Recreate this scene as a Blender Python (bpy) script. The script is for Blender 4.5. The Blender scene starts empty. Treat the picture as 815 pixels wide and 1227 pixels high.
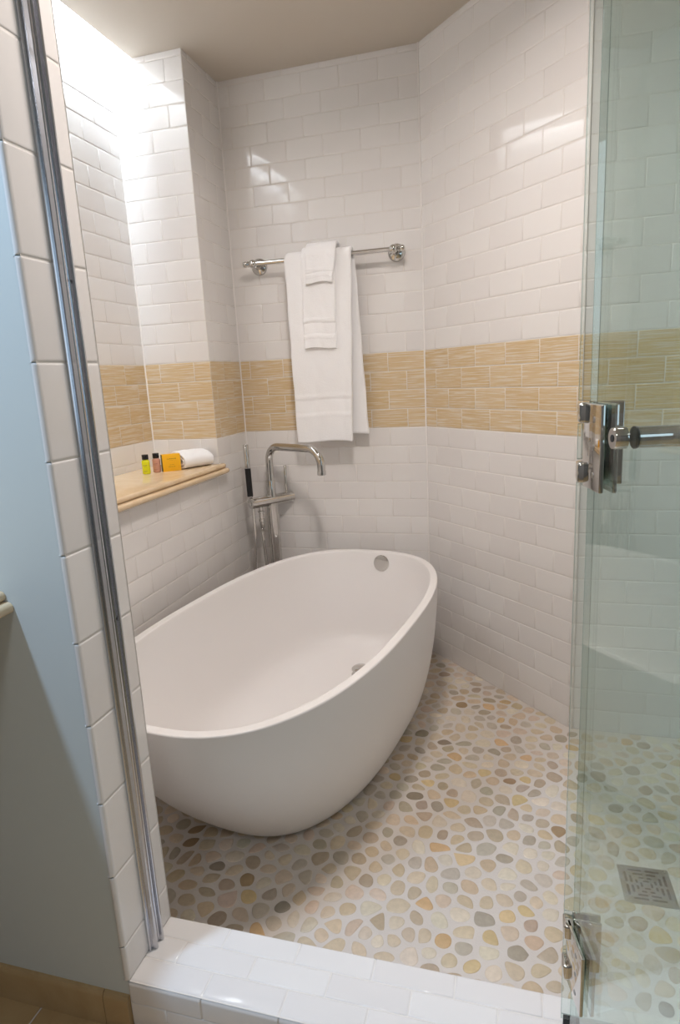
import bpy, bmesh, math, random
from mathutils import Vector, Matrix
import numpy as np

random.seed(7)
rng = np.random.default_rng(11)
SC = bpy.context.scene
COL = SC.collection
PI = math.pi

# ------------------------------------------------------------------ dimensions (metres)
TP = 0.0778                      # subway tile row pitch
BAND0 = 13 * TP                  # underside of the tan band
CEIL = 2.433
WX = 0.8238                      # back wall runs x 0..WX
DX, DY = 1.3823, -0.5528         # far end of the diagonal wall
PY = -0.290                      # front of the tiled pier beside the niche
AX = -0.298                      # niche wall
SLOT = -0.205                    # ceiling edge of the skylight slot
SHELF = 0.906
KO, KI = -1.810, -1.654          # kerb / jamb outer and inner faces
JX = 0.475                       # jamb face
KZ = 0.112                       # kerb top
GY = -1.715                      # line of the glass front
EX = 2.30                        # far end of the shower
FX = 1.269                       # free edge of the fixed glass


def lin(r, g, b, a=1.0):
    f = lambda c: (c / 255) / 12.92 if c / 255 <= 0.04045 else ((c / 255 + 0.055) / 1.055) ** 2.4
    return (f(r), f(g), f(b), a)


# ------------------------------------------------------------------ materials
class NT:
    def __init__(s, name):
        s.m = bpy.data.materials.new(name)
        s.m.use_nodes = True
        s.t = s.m.node_tree
        s.t.nodes.clear()
        s.out = s.n('ShaderNodeOutputMaterial')

    def n(s, typ, **kw):
        nd = s.t.nodes.new(typ)
        for k, v in kw.items():
            if hasattr(nd, k) and not k.startswith('i_'):
                setattr(nd, k, v)
        return nd

    def set(s, nd, **kw):
        for k, v in kw.items():
            nd.inputs[k.replace('_', ' ')].default_value = v
        return nd

    def l(s, a, b):
        s.t.links.new(a, b)

    def math(s, op, a, b=None, clamp=False):
        nd = s.n('ShaderNodeMath', operation=op)
        nd.use_clamp = clamp
        for i, v in enumerate((a, b)):
            if v is None:
                continue
            if isinstance(v, (int, float)):
                nd.inputs[i].default_value = v
            else:
                s.l(v, nd.inputs[i])
        return nd.outputs[0]

    def mix(s, fac, a, b):
        nd = s.n('ShaderNodeMix', data_type='RGBA')
        for sock, v in ((nd.inputs[0], fac), (nd.inputs[6], a), (nd.inputs[7], b)):
            if isinstance(v, (int, float)):
                sock.default_value = v
            elif isinstance(v, tuple):
                sock.default_value = v
            else:
                s.l(v, sock)
        return nd.outputs[2]

    def ramp(s, fac, stops):
        nd = s.n('ShaderNodeValToRGB')
        cr = nd.color_ramp
        while len(cr.elements) < len(stops):
            cr.elements.new(0.5)
        for e, (p, c) in zip(cr.elements, stops):
            e.position = p
            e.color = c
        s.l(fac, nd.inputs[0])
        return nd.outputs[0]


def pbr(name, col, rough=0.4, metal=0.0, spec=0.5, bump=None, sheen=0.0, coat=0.0):
    k = NT(name)
    b = k.n('ShaderNodeBsdfPrincipled')
    b.inputs['Base Color'].default_value = col
    b.inputs['Roughness'].default_value = rough
    b.inputs['Metallic'].default_value = metal
    b.inputs['Specular IOR Level'].default_value = spec
    b.inputs['Sheen Weight'].default_value = sheen
    b.inputs['Coat Weight'].default_value = coat
    if bump:
        sc, st, dist = bump
        tc = k.n('ShaderNodeTexCoord')
        no = k.n('ShaderNodeTexNoise')
        k.set(no, Scale=sc, Detail=3.0)
        k.l(tc.outputs['Object'], no.inputs['Vector'])
        bp = k.n('ShaderNodeBump')
        k.set(bp, Strength=st, Distance=dist)
        k.l(no.outputs['Fac'], bp.inputs['Height'])
        k.l(bp.outputs['Normal'], b.inputs['Normal'])
    k.l(b.outputs[0], k.out.inputs[0])
    k.bsdf = b
    return k


def attr(k, name):
    a = k.n('ShaderNodeAttribute')
    a.attribute_name = name
    return a


def m_white_tile():
    k = pbr('glazed white tile', lin(232, 226, 220), 0.075, spec=0.5)
    c = k.mix(attr(k, 'rnd').outputs['Fac'], lin(228, 224, 221), lin(233, 230, 227))
    k.l(c, k.bsdf.inputs['Base Color'])
    return k.m


def m_grout():
    return pbr('pale grout', lin(226, 221, 215), 0.85, bump=(300, 0.2, 0.001)).m


def m_tan_tile():
    k = pbr('linen textured tan tile', lin(205, 175, 125), 0.28)
    uv = k.n('ShaderNodeUVMap')
    uv.uv_map = 'tile_uv'
    mp = k.n('ShaderNodeMapping')
    mp.inputs['Scale'].default_value = (7.0, 215.0, 1.0)
    k.l(uv.outputs[0], mp.inputs[0])
    n1 = k.n('ShaderNodeTexNoise'); k.set(n1, Scale=1.0, Detail=3.0, Roughness=0.6)
    k.l(mp.outputs[0], n1.inputs['Vector'])
    mp2 = k.n('ShaderNodeMapping')
    mp2.inputs['Scale'].default_value = (22.0, 45.0, 1.0)
    k.l(uv.outputs[0], mp2.inputs[0])
    n2 = k.n('ShaderNodeTexNoise'); k.set(n2, Scale=1.0, Detail=2.0)
    k.l(mp2.outputs[0], n2.inputs['Vector'])
    base = k.mix(k.math('MULTIPLY_ADD', n2.outputs['Fac'], 1.0), lin(205, 175, 128), lin(214, 190, 150))
    base = k.mix(attr(k, 'rnd').outputs['Fac'], base, lin(208, 183, 141))
    streak = k.ramp(n1.outputs['Fac'], [(0.50, (0, 0, 0, 1)), (0.60, (1, 1, 1, 1))])
    dark = k.ramp(n1.outputs['Fac'], [(0.30, (1, 1, 1, 1)), (0.42, (0, 0, 0, 1))])
    c = k.mix(k.math('MULTIPLY', streak, 0.80), base, lin(224, 215, 202))
    c = k.mix(k.math('MULTIPLY', dark, 0.55), c, lin(194, 156, 100))
    k.l(c, k.bsdf.inputs['Base Color'])
    bp = k.n('ShaderNodeBump'); k.set(bp, Strength=0.25, Distance=0.0006)
    k.l(n1.outputs['Fac'], bp.inputs['Height'])
    k.l(bp.outputs[0], k.bsdf.inputs['Normal'])
    return k.m


def m_pebble():
    k = pbr('river pebble', lin(190, 170, 145), 0.42)
    a = k.n('ShaderNodeVertexColor'); a.layer_name = 'stone'
    tc = k.n('ShaderNodeTexCoord')
    n = k.n('ShaderNodeTexNoise'); k.set(n, Scale=70.0, Detail=4.0, Roughness=0.65)
    k.l(tc.outputs['Object'], n.inputs['Vector'])
    f = k.ramp(n.outputs['Fac'], [(0.3, (0.90, 0.89, 0.87, 1)), (0.7, (1.06, 1.05, 1.03, 1))])
    mx = k.n('ShaderNodeMix', data_type='RGBA', blend_type='MULTIPLY')
    mx.inputs[0].default_value = 1.0
    k.l(a.outputs[0], mx.inputs[6]); k.l(f, mx.inputs[7])
    k.l(mx.outputs[2], k.bsdf.inputs['Base Color'])
    return k.m


def m_stone(name, c1, c2, rough, scale=9.0):
    k = pbr(name, c1, rough)
    tc = k.n('ShaderNodeTexCoord')
    n = k.n('ShaderNodeTexNoise'); k.set(n, Scale=scale, Detail=8.0, Roughness=0.65, Distortion=0.8)
    k.l(tc.outputs['Object'], n.inputs['Vector'])
    k.l(k.ramp(n.outputs['Fac'], [(0.32, c1), (0.68, c2)]), k.bsdf.inputs['Base Color'])
    return k.m


def m_towel():
    k = pbr('white terry cotton', lin(247, 246, 246), 0.95, spec=0.15, sheen=0.25)
    tc = k.n('ShaderNodeTexCoord')
    n = k.n('ShaderNodeTexNoise'); k.set(n, Scale=420.0, Detail=2.0)
    k.l(tc.outputs['Object'], n.inputs['Vector'])
    bp = k.n('ShaderNodeBump'); k.set(bp, Strength=0.55, Distance=0.0022)
    k.l(n.outputs['Fac'], bp.inputs['Height']); k.l(bp.outputs[0], k.bsdf.inputs['Normal'])
    return k.m


def m_glass(name, tint, f0=0.04):
    """clear pane: tinted transparency with a mirror reflection that grows towards grazing angles"""
    k = NT(name)
    tr = k.n('ShaderNodeBsdfTransparent'); tr.inputs[0].default_value = tint
    gl = k.n('ShaderNodeBsdfGlossy'); gl.inputs[0].default_value = (1, 1, 1, 1); gl.inputs['Roughness'].default_value = 0.015
    lw = k.n('ShaderNodeLayerWeight'); lw.inputs[0].default_value = 0.5
    f = k.math('POWER', lw.outputs['Facing'], 5.0)
    f = k.math('MULTIPLY', f, 1 - f0)
    f = k.math('ADD', f, f0, clamp=True)
    mx = k.n('ShaderNodeMixShader')
    k.l(f, mx.inputs[0]); k.l(tr.outputs[0], mx.inputs[1]); k.l(gl.outputs[0], mx.inputs[2])
    k.l(mx.outputs[0], k.out.inputs[0])
    return k.m


def m_emit(name, col, strength):
    k = NT(name)
    e = k.n('ShaderNodeEmission'); e.inputs[0].default_value = col; e.inputs[1].default_value = strength
    k.l(e.outputs[0], k.out.inputs[0])
    return k.m


M = {}
M['tile'] = m_white_tile()
M['grout'] = m_grout()
M['tan'] = m_tan_tile()
M['pebble'] = m_pebble()
M['floor_grout'] = pbr('pebble grout', lin(209, 201, 193), 0.8, bump=(180, 0.3, 0.002)).m
M['ceiling'] = pbr('matt ceiling paint', lin(205, 196, 184), 0.9).m
M['shaft'] = pbr('white skylight shaft paint', lin(240, 240, 240), 0.8).m
M['blue'] = pbr('pale blue wall paint', lin(208, 214, 212), 0.6, bump=(260, 0.08, 0.001)).m
M['room'] = pbr('bathroom wall paint', lin(150, 142, 134), 0.7).m
M['tub'] = pbr('satin white stone resin', lin(236, 233, 231), 0.38, spec=0.4).m
M['chrome'] = pbr('polished chrome', (0.63, 0.62, 0.60, 1), 0.05, metal=1.0).m
M['steel'] = pbr('brushed steel', (0.36, 0.36, 0.35, 1), 0.34, metal=1.0).m
M['alu'] = pbr('bright anodised aluminium', (0.60, 0.61, 0.65, 1), 0.22, metal=1.0).m
M['black'] = pbr('black rubber', (0.006, 0.006, 0.007, 1), 0.5).m
M['dark'] = pbr('dark gap', (0.02, 0.02, 0.02, 1), 0.8).m
M['marble'] = m_stone('polished beige marble', lin(214, 186, 148), lin(226, 203, 170), 0.035)
M['basestone'] = m_stone('honed beige stone tile', lin(176, 146, 104), lin(192, 165, 124), 0.35, 6.0)
M['towel'] = m_towel()
M['weave'] = pbr('flat woven cotton', lin(247, 246, 246), 0.85, spec=0.2, bump=(900, 0.3, 0.0008)).m
M['glass'] = m_glass('clear greenish glass', (0.925, 0.965, 0.955, 1))
M['glass_door'] = m_glass('green tinted glass', (0.88, 0.95, 0.935, 1))
M['edge'] = m_glass('polished glass edge', (0.82, 0.90, 0.89, 1), 0.16)
M['arris'] = m_glass('ground glass arris', (0.42, 0.56, 0.54, 1), 0.25)
M['yellow'] = pbr('yellow shower gel', lin(226, 226, 12), 0.15, coat=0.3).m
M['pink'] = pbr('rose brown lotion', lin(206, 150, 128), 0.15, coat=0.3).m
M['cap'] = pbr('glossy black plastic', (0.008, 0.008, 0.01, 1), 0.25).m
M['carton'] = pbr('orange yellow carton', lin(246, 184, 20), 0.45).m
M['shaded'] = pbr('dark olive carton', lin(92, 84, 40), 0.5).m  # shadow on the carton's end, painted as a darker colour
M['ink'] = pbr('brown printing ink', lin(70, 48, 24), 0.6).m
M['ink2'] = pbr('dark label ink', lin(104, 92, 40), 0.6).m
M['ink3'] = pbr('maroon label ink', lin(140, 74, 66), 0.6).m
M['wood'] = pbr('dark brown cabinet wood', lin(84, 62, 44), 0.45).m


# ------------------------------------------------------------------ object helpers
def link(name, me, parent=None, smooth=None):
    o = bpy.data.objects.new(name, me)
    COL.objects.link(o)
    if parent:
        o.parent = parent
    return o


def mesh(name, verts, faces, mats, fm=None, parent=None, smooth=True, angle=None):
    me = bpy.data.meshes.new(name)
    me.from_pydata([tuple(v) for v in verts], [], faces)
    for m in mats:
        me.materials.append(m)
    if fm is not None:
        me.polygons.foreach_set('material_index', fm)
    me.polygons.foreach_set('use_smooth', [smooth] * len(me.polygons))
    me.update()
    if angle is not None:
        me.set_sharp_from_angle(angle=math.radians(angle))
    return link(name, me, parent)


def bm_obj(name, bm, m, parent=None, smooth=True, angle=40):
    bmesh.ops.recalc_face_normals(bm, faces=bm.faces)
    me = bpy.data.meshes.new(name)
    bm.to_mesh(me)
    bm.free()
    for mm in (m if isinstance(m, (list, tuple)) else [m]):
        me.materials.append(mm)
    me.polygons.foreach_set('use_smooth', [smooth] * len(me.polygons))
    if smooth:
        me.set_sharp_from_angle(angle=math.radians(angle))
    return link(name, me, parent)


def tag(o, label=None, cat=None, group=None, kind=None):
    if label: o['label'] = label
    if cat: o['category'] = cat
    if group: o['group'] = group
    if kind: o['kind'] = kind
    return o


def thing(name, label, cat, loc=(0, 0, 0), rz=0.0, group=None):
    o = bpy.data.objects.new(name, None)
    o.empty_display_size = 0.05
    COL.objects.link(o)
    o.location = loc
    o.rotation_euler = (0, 0, rz)
    return tag(o, label, cat, group)


def struct(o, label=None, cat=None):
    return tag(o, label, cat, kind='structure')


def add_box(bm, lo, hi, bevel=0.0, seg=2, mat=None, mi=0):
    r = bmesh.ops.create_cube(bm, size=1.0)
    c = [(a + b) / 2 for a, b in zip(lo, hi)]
    s = [b - a for a, b in zip(lo, hi)]
    for v in r['verts']:
        v.co = Vector((v.co.x * s[0] + c[0], v.co.y * s[1] + c[1], v.co.z * s[2] + c[2]))
    fs = {f for v in r['verts'] for f in v.link_faces}
    vs = set(r['verts'])
    if bevel > 0:
        es = {e for v in r['verts'] for e in v.link_edges}
        rr = bmesh.ops.bevel(bm, geom=list(es), offset=bevel, segments=seg, affect='EDGES', profile=0.5)
        vs = {v for f in rr['faces'] for v in f.verts} | {v for v in vs if v.is_valid}
        fs = {f for v in vs for f in v.link_faces}
    for f in fs:
        f.material_index = mi
    if mat is not None:
        for v in vs:
            v.co = mat @ v.co
    return vs


def frames(pts):
    T = []
    n = len(pts)
    for i in range(n):
        d = (pts[min(i + 1, n - 1)] - pts[max(i - 1, 0)]).normalized()
        T.append(d)
    up = Vector((0, 0, 1)) if abs(T[0].z) < 0.9 else Vector((0, 1, 0))
    u = (up - T[0] * up.dot(T[0])).normalized()
    out = []
    for t in T:
        u = (u - t * u.dot(t)).normalized()
        out.append((u, t.cross(u)))
    return out


def add_tube(bm, pts, rad, seg=20, caps=True):
    pts = [Vector(p) for p in pts]
    rads = rad if isinstance(rad, (list, tuple)) else [rad] * len(pts)
    fr = frames(pts)
    rings = []
    for p, r, (u, v) in zip(pts, rads, fr):
        rings.append([bm.verts.new(p + (u * math.cos(2 * PI * k / seg) + v * math.sin(2 * PI * k / seg)) * r) for k in range(seg)])
    for a, b in zip(rings, rings[1:]):
        for k in range(seg):
            bm.faces.new((a[k], a[(k + 1) % seg], b[(k + 1) % seg], b[k]))
    if caps:
        bm.faces.new(rings[0][::-1])
        bm.faces.new(rings[-1])


def add_lathe(bm, prof, origin, axis, seg=28):
    """prof: (distance along the axis, radius)"""
    o = Vector(origin)
    a = Vector(axis).normalized()
    up = Vector((0, 0, 1)) if abs(a.z) < 0.9 else Vector((1, 0, 0))
    u = (up - a * up.dot(a)).normalized()
    v = a.cross(u)
    rings = []
    for d, r in prof:
        if r < 1e-6:
            rings.append([bm.verts.new(o + a * d)])
        else:
            rings.append([bm.verts.new(o + a * d + (u * math.cos(2 * PI * k / seg) + v * math.sin(2 * PI * k / seg)) * r) for k in range(seg)])
    for A, B in zip(rings, rings[1:]):
        for k in range(seg):
            k2 = (k + 1) % seg
            if len(A) == 1 and len(B) == 1:
                continue
            if len(A) == 1:
                bm.faces.new((A[0], B[k2], B[k]))
            elif len(B) == 1:
                bm.faces.new((A[k], A[k2], B[0]))
            else:
                bm.faces.new((A[k], A[k2], B[k2], B[k]))
    if len(rings[0]) > 1:
        bm.faces.new(rings[0][::-1])
    if len(rings[-1]) > 1:
        bm.faces.new(rings[-1])


def tube_obj(name, pts, rad, m, parent, seg=20):
    bm = bmesh.new()
    add_tube(bm, pts, rad, seg)
    return bm_obj(name, bm, m, parent)


def lathe_obj(name, prof, origin, axis, m, parent, seg=28, angle=40):
    bm = bmesh.new()
    add_lathe(bm, prof, origin, axis, seg)
    return bm_obj(name, bm, m, parent, angle=angle)


def box_obj(name, lo, hi, m, parent=None, bevel=0.002, mat=None, seg=2):
    bm = bmesh.new()
    add_box(bm, lo, hi, bevel, seg, mat)
    return bm_obj(name, bm, m, parent)


def bend(p0, p1, p2, r, n=10):
    """points of a rounded corner p0-p1-p2"""
    p0, p1, p2 = map(Vector, (p0, p1, p2))
    a = (p0 - p1).normalized(); b = (p2 - p1).normalized()
    th = a.angle(b)
    d = r / math.tan(th / 2)
    c = p1 + (a + b).normalized() * (r / math.sin(th / 2))
    s = p1 + a * d - c; e = p1 + b * d - c
    om = s.angle(e)
    return [c + (s * math.sin((1 - t) * om) + e * math.sin(t * om)) / math.sin(om) for t in [i / n for i in range(n + 1)]]


# ------------------------------------------------------------------ tile walls
class Tiles:
    def __init__(s, name):
        s.name = name; s.v = []; s.f = []; s.fm = []; s.uv = []; s.rnd = []

    def tile(s, O, U, V, N, u0, u1, v0, v1, mi, gap=0.0009, tilt=0.0022, uvoff=0.0, e=(0, 0, 0, 0)):
        g = gap + (0.0004 if mi == 2 else 0)
        a0, a1, b0, b1 = u0 + g, u1 - g, v0 + g, v1 - g
        if a1 - a0 < 0.004 or b1 - b0 < 0.004:
            return
        tx, ty = rng.uniform(-tilt, tilt, 2)
        uc, vc = (a0 + a1) / 2, (b0 + b1) / 2
        small = min(a1 - a0, b1 - b0)
        base = len(s.v)
        r = random.random()
        rings = [(0.0, -0.0020), (0.0005, -0.0008), (0.0018, -0.0001), (0.0042, 0.0)]
        if small < 0.012:
            rings = [(0.0, -0.0020), (0.0005, -0.0008), (0.0018, 0.0)]
        if mi == 2:
            rings = [(0.0, -0.0016), (0.0003, -0.0006), (0.0012, -0.00005), (0.0040, 0.0)]
        for ins, dep in rings:
            for (u, v) in ((a0 + ins, b0 + ins), (a1 - ins, b0 + ins), (a1 - ins, b1 - ins), (a0 + ins, b1 - ins)):
                d = dep + tx * (u - uc) + ty * (v - vc)
                s.v.append(O + U * u + V * v + N * d)
                s.uv.append((u + uvoff * 3.7, v + uvoff * 1.3))
        for k in range(len(rings) - 1):
            for j in range(4):
                a = base + 4 * k + j; b = base + 4 * k + (j + 1) % 4
                s.f.append((a, b, b + 4, a + 4)); s.fm.append(mi); s.rnd.append(r)
        k = base + 4 * (len(rings) - 1)
        s.f.append((k, k + 1, k + 2, k + 3)); s.fm.append(mi); s.rnd.append(r)

    def rect(s, O, U, V, N, u0, u1, v0, v1, d=-0.0010, mi=1):
        b = len(s.v)
        for (u, v) in ((u0, v0), (u1, v0), (u1, v1), (u0, v1)):
            s.v.append(O + U * u + V * v + N * d); s.uv.append((u, v))
        s.f.append((b, b + 1, b + 2, b + 3)); s.fm.append(mi); s.rnd.append(0.5)

    def wall(s, O, U, u0, u1, z0, z1, even, length=2 * TP):
        """running-bond courses of 3x6 tiles between u0..u1, z0..z1; 'even' is a joint of the even courses"""
        O = Vector(O); U = Vector(U).normalized(); V = Vector((0, 0, 1)); N = U.cross(V)
        s.rect(O, U, V, N, u0, u1, z0, z1)
        k0 = math.ceil((BAND0 - z1) / TP - 1e-6) - 1
        k = k0
        while True:
            top, bot = BAND0 - k * TP, BAND0 - (k + 1) * TP
            if top <= z0 + 1e-6:
                break
            a, b = max(bot, z0), min(top, z1)
            if b - a > 0.003:
                ph = even + (0 if k % 2 == 0 else length / 2)
                n0 = math.floor((u0 - ph) / length)
                u = ph + n0 * length
                while u < u1 - 1e-6:
                    l, r = max(u, u0), min(u + length, u1)
                    if r - l > 0.003:
                        s.tile(O, U, V, N, l, r, a, b, 2 if -4 <= k <= -1 else 0, uvoff=random.random() * 5)
                    u += length
            k += 1
        return s

    def build(s, mats=None):
        o = mesh(s.name, s.v, s.f, mats or [M['tile'], M['grout'], M['tan']], s.fm, smooth=True)
        me = o.data
        uv = me.uv_layers.new(name='tile_uv')
        idx = np.empty(len(me.loops), dtype=np.int32)
        me.loops.foreach_get('vertex_index', idx)
        uv.data.foreach_set('uv', np.array(s.uv)[idx].ravel())
        at = me.attributes.new('rnd', 'FLOAT', 'FACE')
        at.data.foreach_set('value', s.rnd)
        return o


X, Y, Z = Vector((1, 0, 0)), Vector((0, 1, 0)), Vector((0, 0, 1))
w = Tiles('wall_back').wall((0, 0, 0), X, 0.0, WX, -0.01, CEIL, 0.0472).build()
struct(w, 'white subway tiled back wall with a tan tile band behind the towels', 'wall')
q = 0.70710678
w = Tiles('wall_diagonal').wall((WX, 0, 0), (q, -q, 0), 0.0, (DX - WX) / q, -0.01, CEIL, -0.0072).build()
struct(w, 'angled white subway tiled wall with a tan band between tub and glass door', 'wall')
w = Tiles('wall_right').wall((0, DY, 0), X, DX, EX, -0.01, CEIL, 1.5335).build()
struct(w, 'white tiled wall with tan band seen through the green glass door', 'wall')
w = Tiles('wall_end').wall((EX, 0, 0), -Y, -DY, -KI + 0.2, -0.01, CEIL, 0.03).build()
struct(w, 'tiled end wall of the shower beyond the glass door', 'wall')

t = Tiles('wall_left')
zk2 = BAND0 - 2 * TP
t.wall((0, 0, 0), Y, KI, 0.0, -0.01, zk2, -0.9425)
t.wall((0, 0, 0), Y, KI, PY, zk2, 0.90, -0.9425)
t.wall((0, 0, 0), Y, PY, 0.0, zk2, CEIL, -0.9425)
struct(t.build(), 'white tiled wall beside the tub, running below the marble ledge', 'wall')
w = Tiles('wall_pier').wall((0, PY, 0), X, AX, 0.0, 0.88, 3.0, -0.0738).build()
struct(w, 'bright tiled pier face at the end of the marble ledge', 'wall')
w = Tiles('wall_niche').wall((AX, 0, 0), Y, KI, PY, 0.88, 3.0, -0.589).build()
struct(w, 'tiled niche wall above the marble ledge, washed by skylight', 'wall')

# inner side of the partition (faces the tub)
w = Tiles('wall_front').wall((0, KI, 0), -X, -JX, -AX, -0.01, CEIL, 0.05).build()
struct(w, 'tiled inner side of the short partition by the doorway', 'wall')

# partition core with the painted face towards the bathroom
bm = bmesh.new()
add_box(bm, (-1.7, KO + 0.004, -0.02), (JX - 0.003, KI - 0.003, CEIL))
o = bm_obj('wall_partition', bm, M['blue'], smooth=False)
struct(o, 'pale blue painted partition wall outside the shower', 'wall')

# jamb: one column of square white tiles up the end of the partition
t = Tiles('trim_1')
O = Vector((JX, 0, 0)); N = X
t.rect(O, Y, Z, N, KO + 0.003, KI - 0.001, KZ, CEIL, d=-0.0012)
zj = 1.280 - 2 * TP * 12
while zj < CEIL:
    a, b = max(zj, KZ), min(zj + 2 * TP, CEIL)
    if b - a > 0.01:
        base = len(t.v); g = 0.0011
        r = random.random()
        # bull-nosed outer edge: profile across the tile, swept between a and b
        prof = [(KO + 0.003, -0.012), (KO, -0.009), (KO + 0.0004, -0.005), (KO + 0.002, -0.002), (KO + 0.005, -0.0003), (KO + 0.009, 0.0),
                (KI - 0.006, 0.0), (KI - 0.0025, -0.0006), (KI - 0.0008, -0.0025), (KI, -0.008)]
        zs = [(a + g, -0.0022), (a + g + 0.0006, -0.0008), (a + g + 0.002, -0.0001), (a + g + 0.0045, 0), (b - g - 0.0045, 0), (b - g - 0.002, -0.0001), (b - g - 0.0006, -0.0008), (b - g, -0.0022)]
        for z, dd in zs:
            for (y, d) in prof:
                t.v.append(Vector((JX + d + dd, y, z))); t.uv.append((y, z))
        n = len(prof)
        for i in range(len(zs) - 1):
            for j in range(n - 1):
                A = base + i * n + j
                t.f.append((A, A + 1, A + n + 1, A + n)); t.fm.append(0); t.rnd.append(r)
    zj += 2 * TP
struct(t.build(), 'column of square white tiles up the door jamb', 'jamb')

# kerb
t = Tiles('trim_2')
KX0, KX1 = JX - 0.004, EX
rows = [(KI, -1.7025, 0.1556 * 0 + 0.6185), (-1.7025, -1.7535, 0.5415), (-1.7535, KO, 0.6265)]
O = Vector((0, 0, KZ))
t.rect(O, X, Y, Z, KX0, KX1, KO + 0.003, KI - 0.002, d=-0.0012)
for (yb, ya, ph) in rows:
    u = ph - 0.1556 * 3
    while u < KX1:
        l, r_ = max(u, KX0), min(u + 0.1556, KX1)
        if r_ - l > 0.004:
            if ya > KO + 0.001:
                t.tile(O, X, Y, Z, l, r_, ya, yb, 0, tilt=0.003)
            else:          # outer course with a bull-nosed front edge
                base = len(t.v); g = 0.0009; rr = random.random()
                prof = [(KO, -0.046), (KO, -0.010), (KO + 0.001, -0.0058), (KO + 0.0035, -0.0025), (KO + 0.007, -0.0007), (KO + 0.011, 0.0),
                        (yb - 0.0045, 0.0), (yb - 0.0022, -0.0002), (yb - 0.0014, -0.0008), (yb - 0.0009, -0.002)]
                us = [(l + g, 0.002), (l + g + 0.0006, 0.0008), (l + g + 0.002, 0.0001), (l + g + 0.0045, 0), (r_ - g - 0.0045, 0), (r_ - g - 0.002, 0.0001), (r_ - g - 0.0006, 0.0008), (r_ - g, 0.002)]
                for (u_, dd) in us:
                    for (y, d) in prof:
                        t.v.append(Vector((u_, y + (dd if d < -0.008 else 0), KZ + d - (dd if d > -0.008 else 0)))); t.uv.append((u_, y))
                n = len(prof)
                for i in range(len(us) - 1):
                    for j in range(n - 1):
                        A = base + i * n + j
                        t.f.append((A, A + n, A + n + 1, A + 1)); t.fm.append(0); t.rnd.append(rr)
        u += 0.1556
O = Vector((0, KO, 0))
t.rect(O, X, Z, -Y, KX0, KX1, 0, KZ - 0.004, d=-0.002)
u = 0.6265 - 0.1556 * 2.5
while u < KX1:
    l, r_ = max(u, KX0), min(u + 0.1556, KX1)
    if r_ - l > 0.004:
        t.tile(O, X, Z, -Y, l, r_, 0.0, 0.0655, 0)
    u += 0.1556
t.rect(Vector((0, KI - 0.001, 0)), -X, Z, Y, -KX1, -KX0, 0, KZ - 0.001, d=0.0, mi=0)
t.rect(Vector((KX0, 0, 0)), Y, Z, -X, KO + 0.002, KI - 0.002, 0, KZ - 0.003, d=0.0, mi=0)
struct(t.build(), 'low kerb of small white tiles across the shower doorway', 'kerb')

# caulk beads where walls meet
M['caulk'] = pbr('white caulk', lin(236, 232, 228), 0.5).m
def bead(name, x, y, z0, z1, r=0.0035):
    bm = bmesh.new()
    add_tube(bm, [(x, y, z0), (x, y, z1)], r, 12)
    struct(bm_obj(name, bm, M['caulk']), 'white caulk bead in the tiled corner', 'trim')
bead('trim_3', 0.0005, -0.0005, 0, CEIL)
bead('trim_4', WX, -0.0005, 0, CEIL)
bead('trim_5', AX + 0.0005, PY - 0.0005, SHELF, CEIL)
bead('trim_6', DX, DY - 0.001, 0, CEIL, 0.0025)

# ------------------------------------------------------------------ pebble floor
DRAIN = (1.4985, -1.2275)
DHALF = 0.060


def inside_room(x, y):
    if not (0.0 <= x <= EX and KI <= y <= 0.0):
        return False
    if x + y > WX and x < DX + 0.001:          # beyond the diagonal
        return False
    return not (x >= DX and y > DY)


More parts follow.
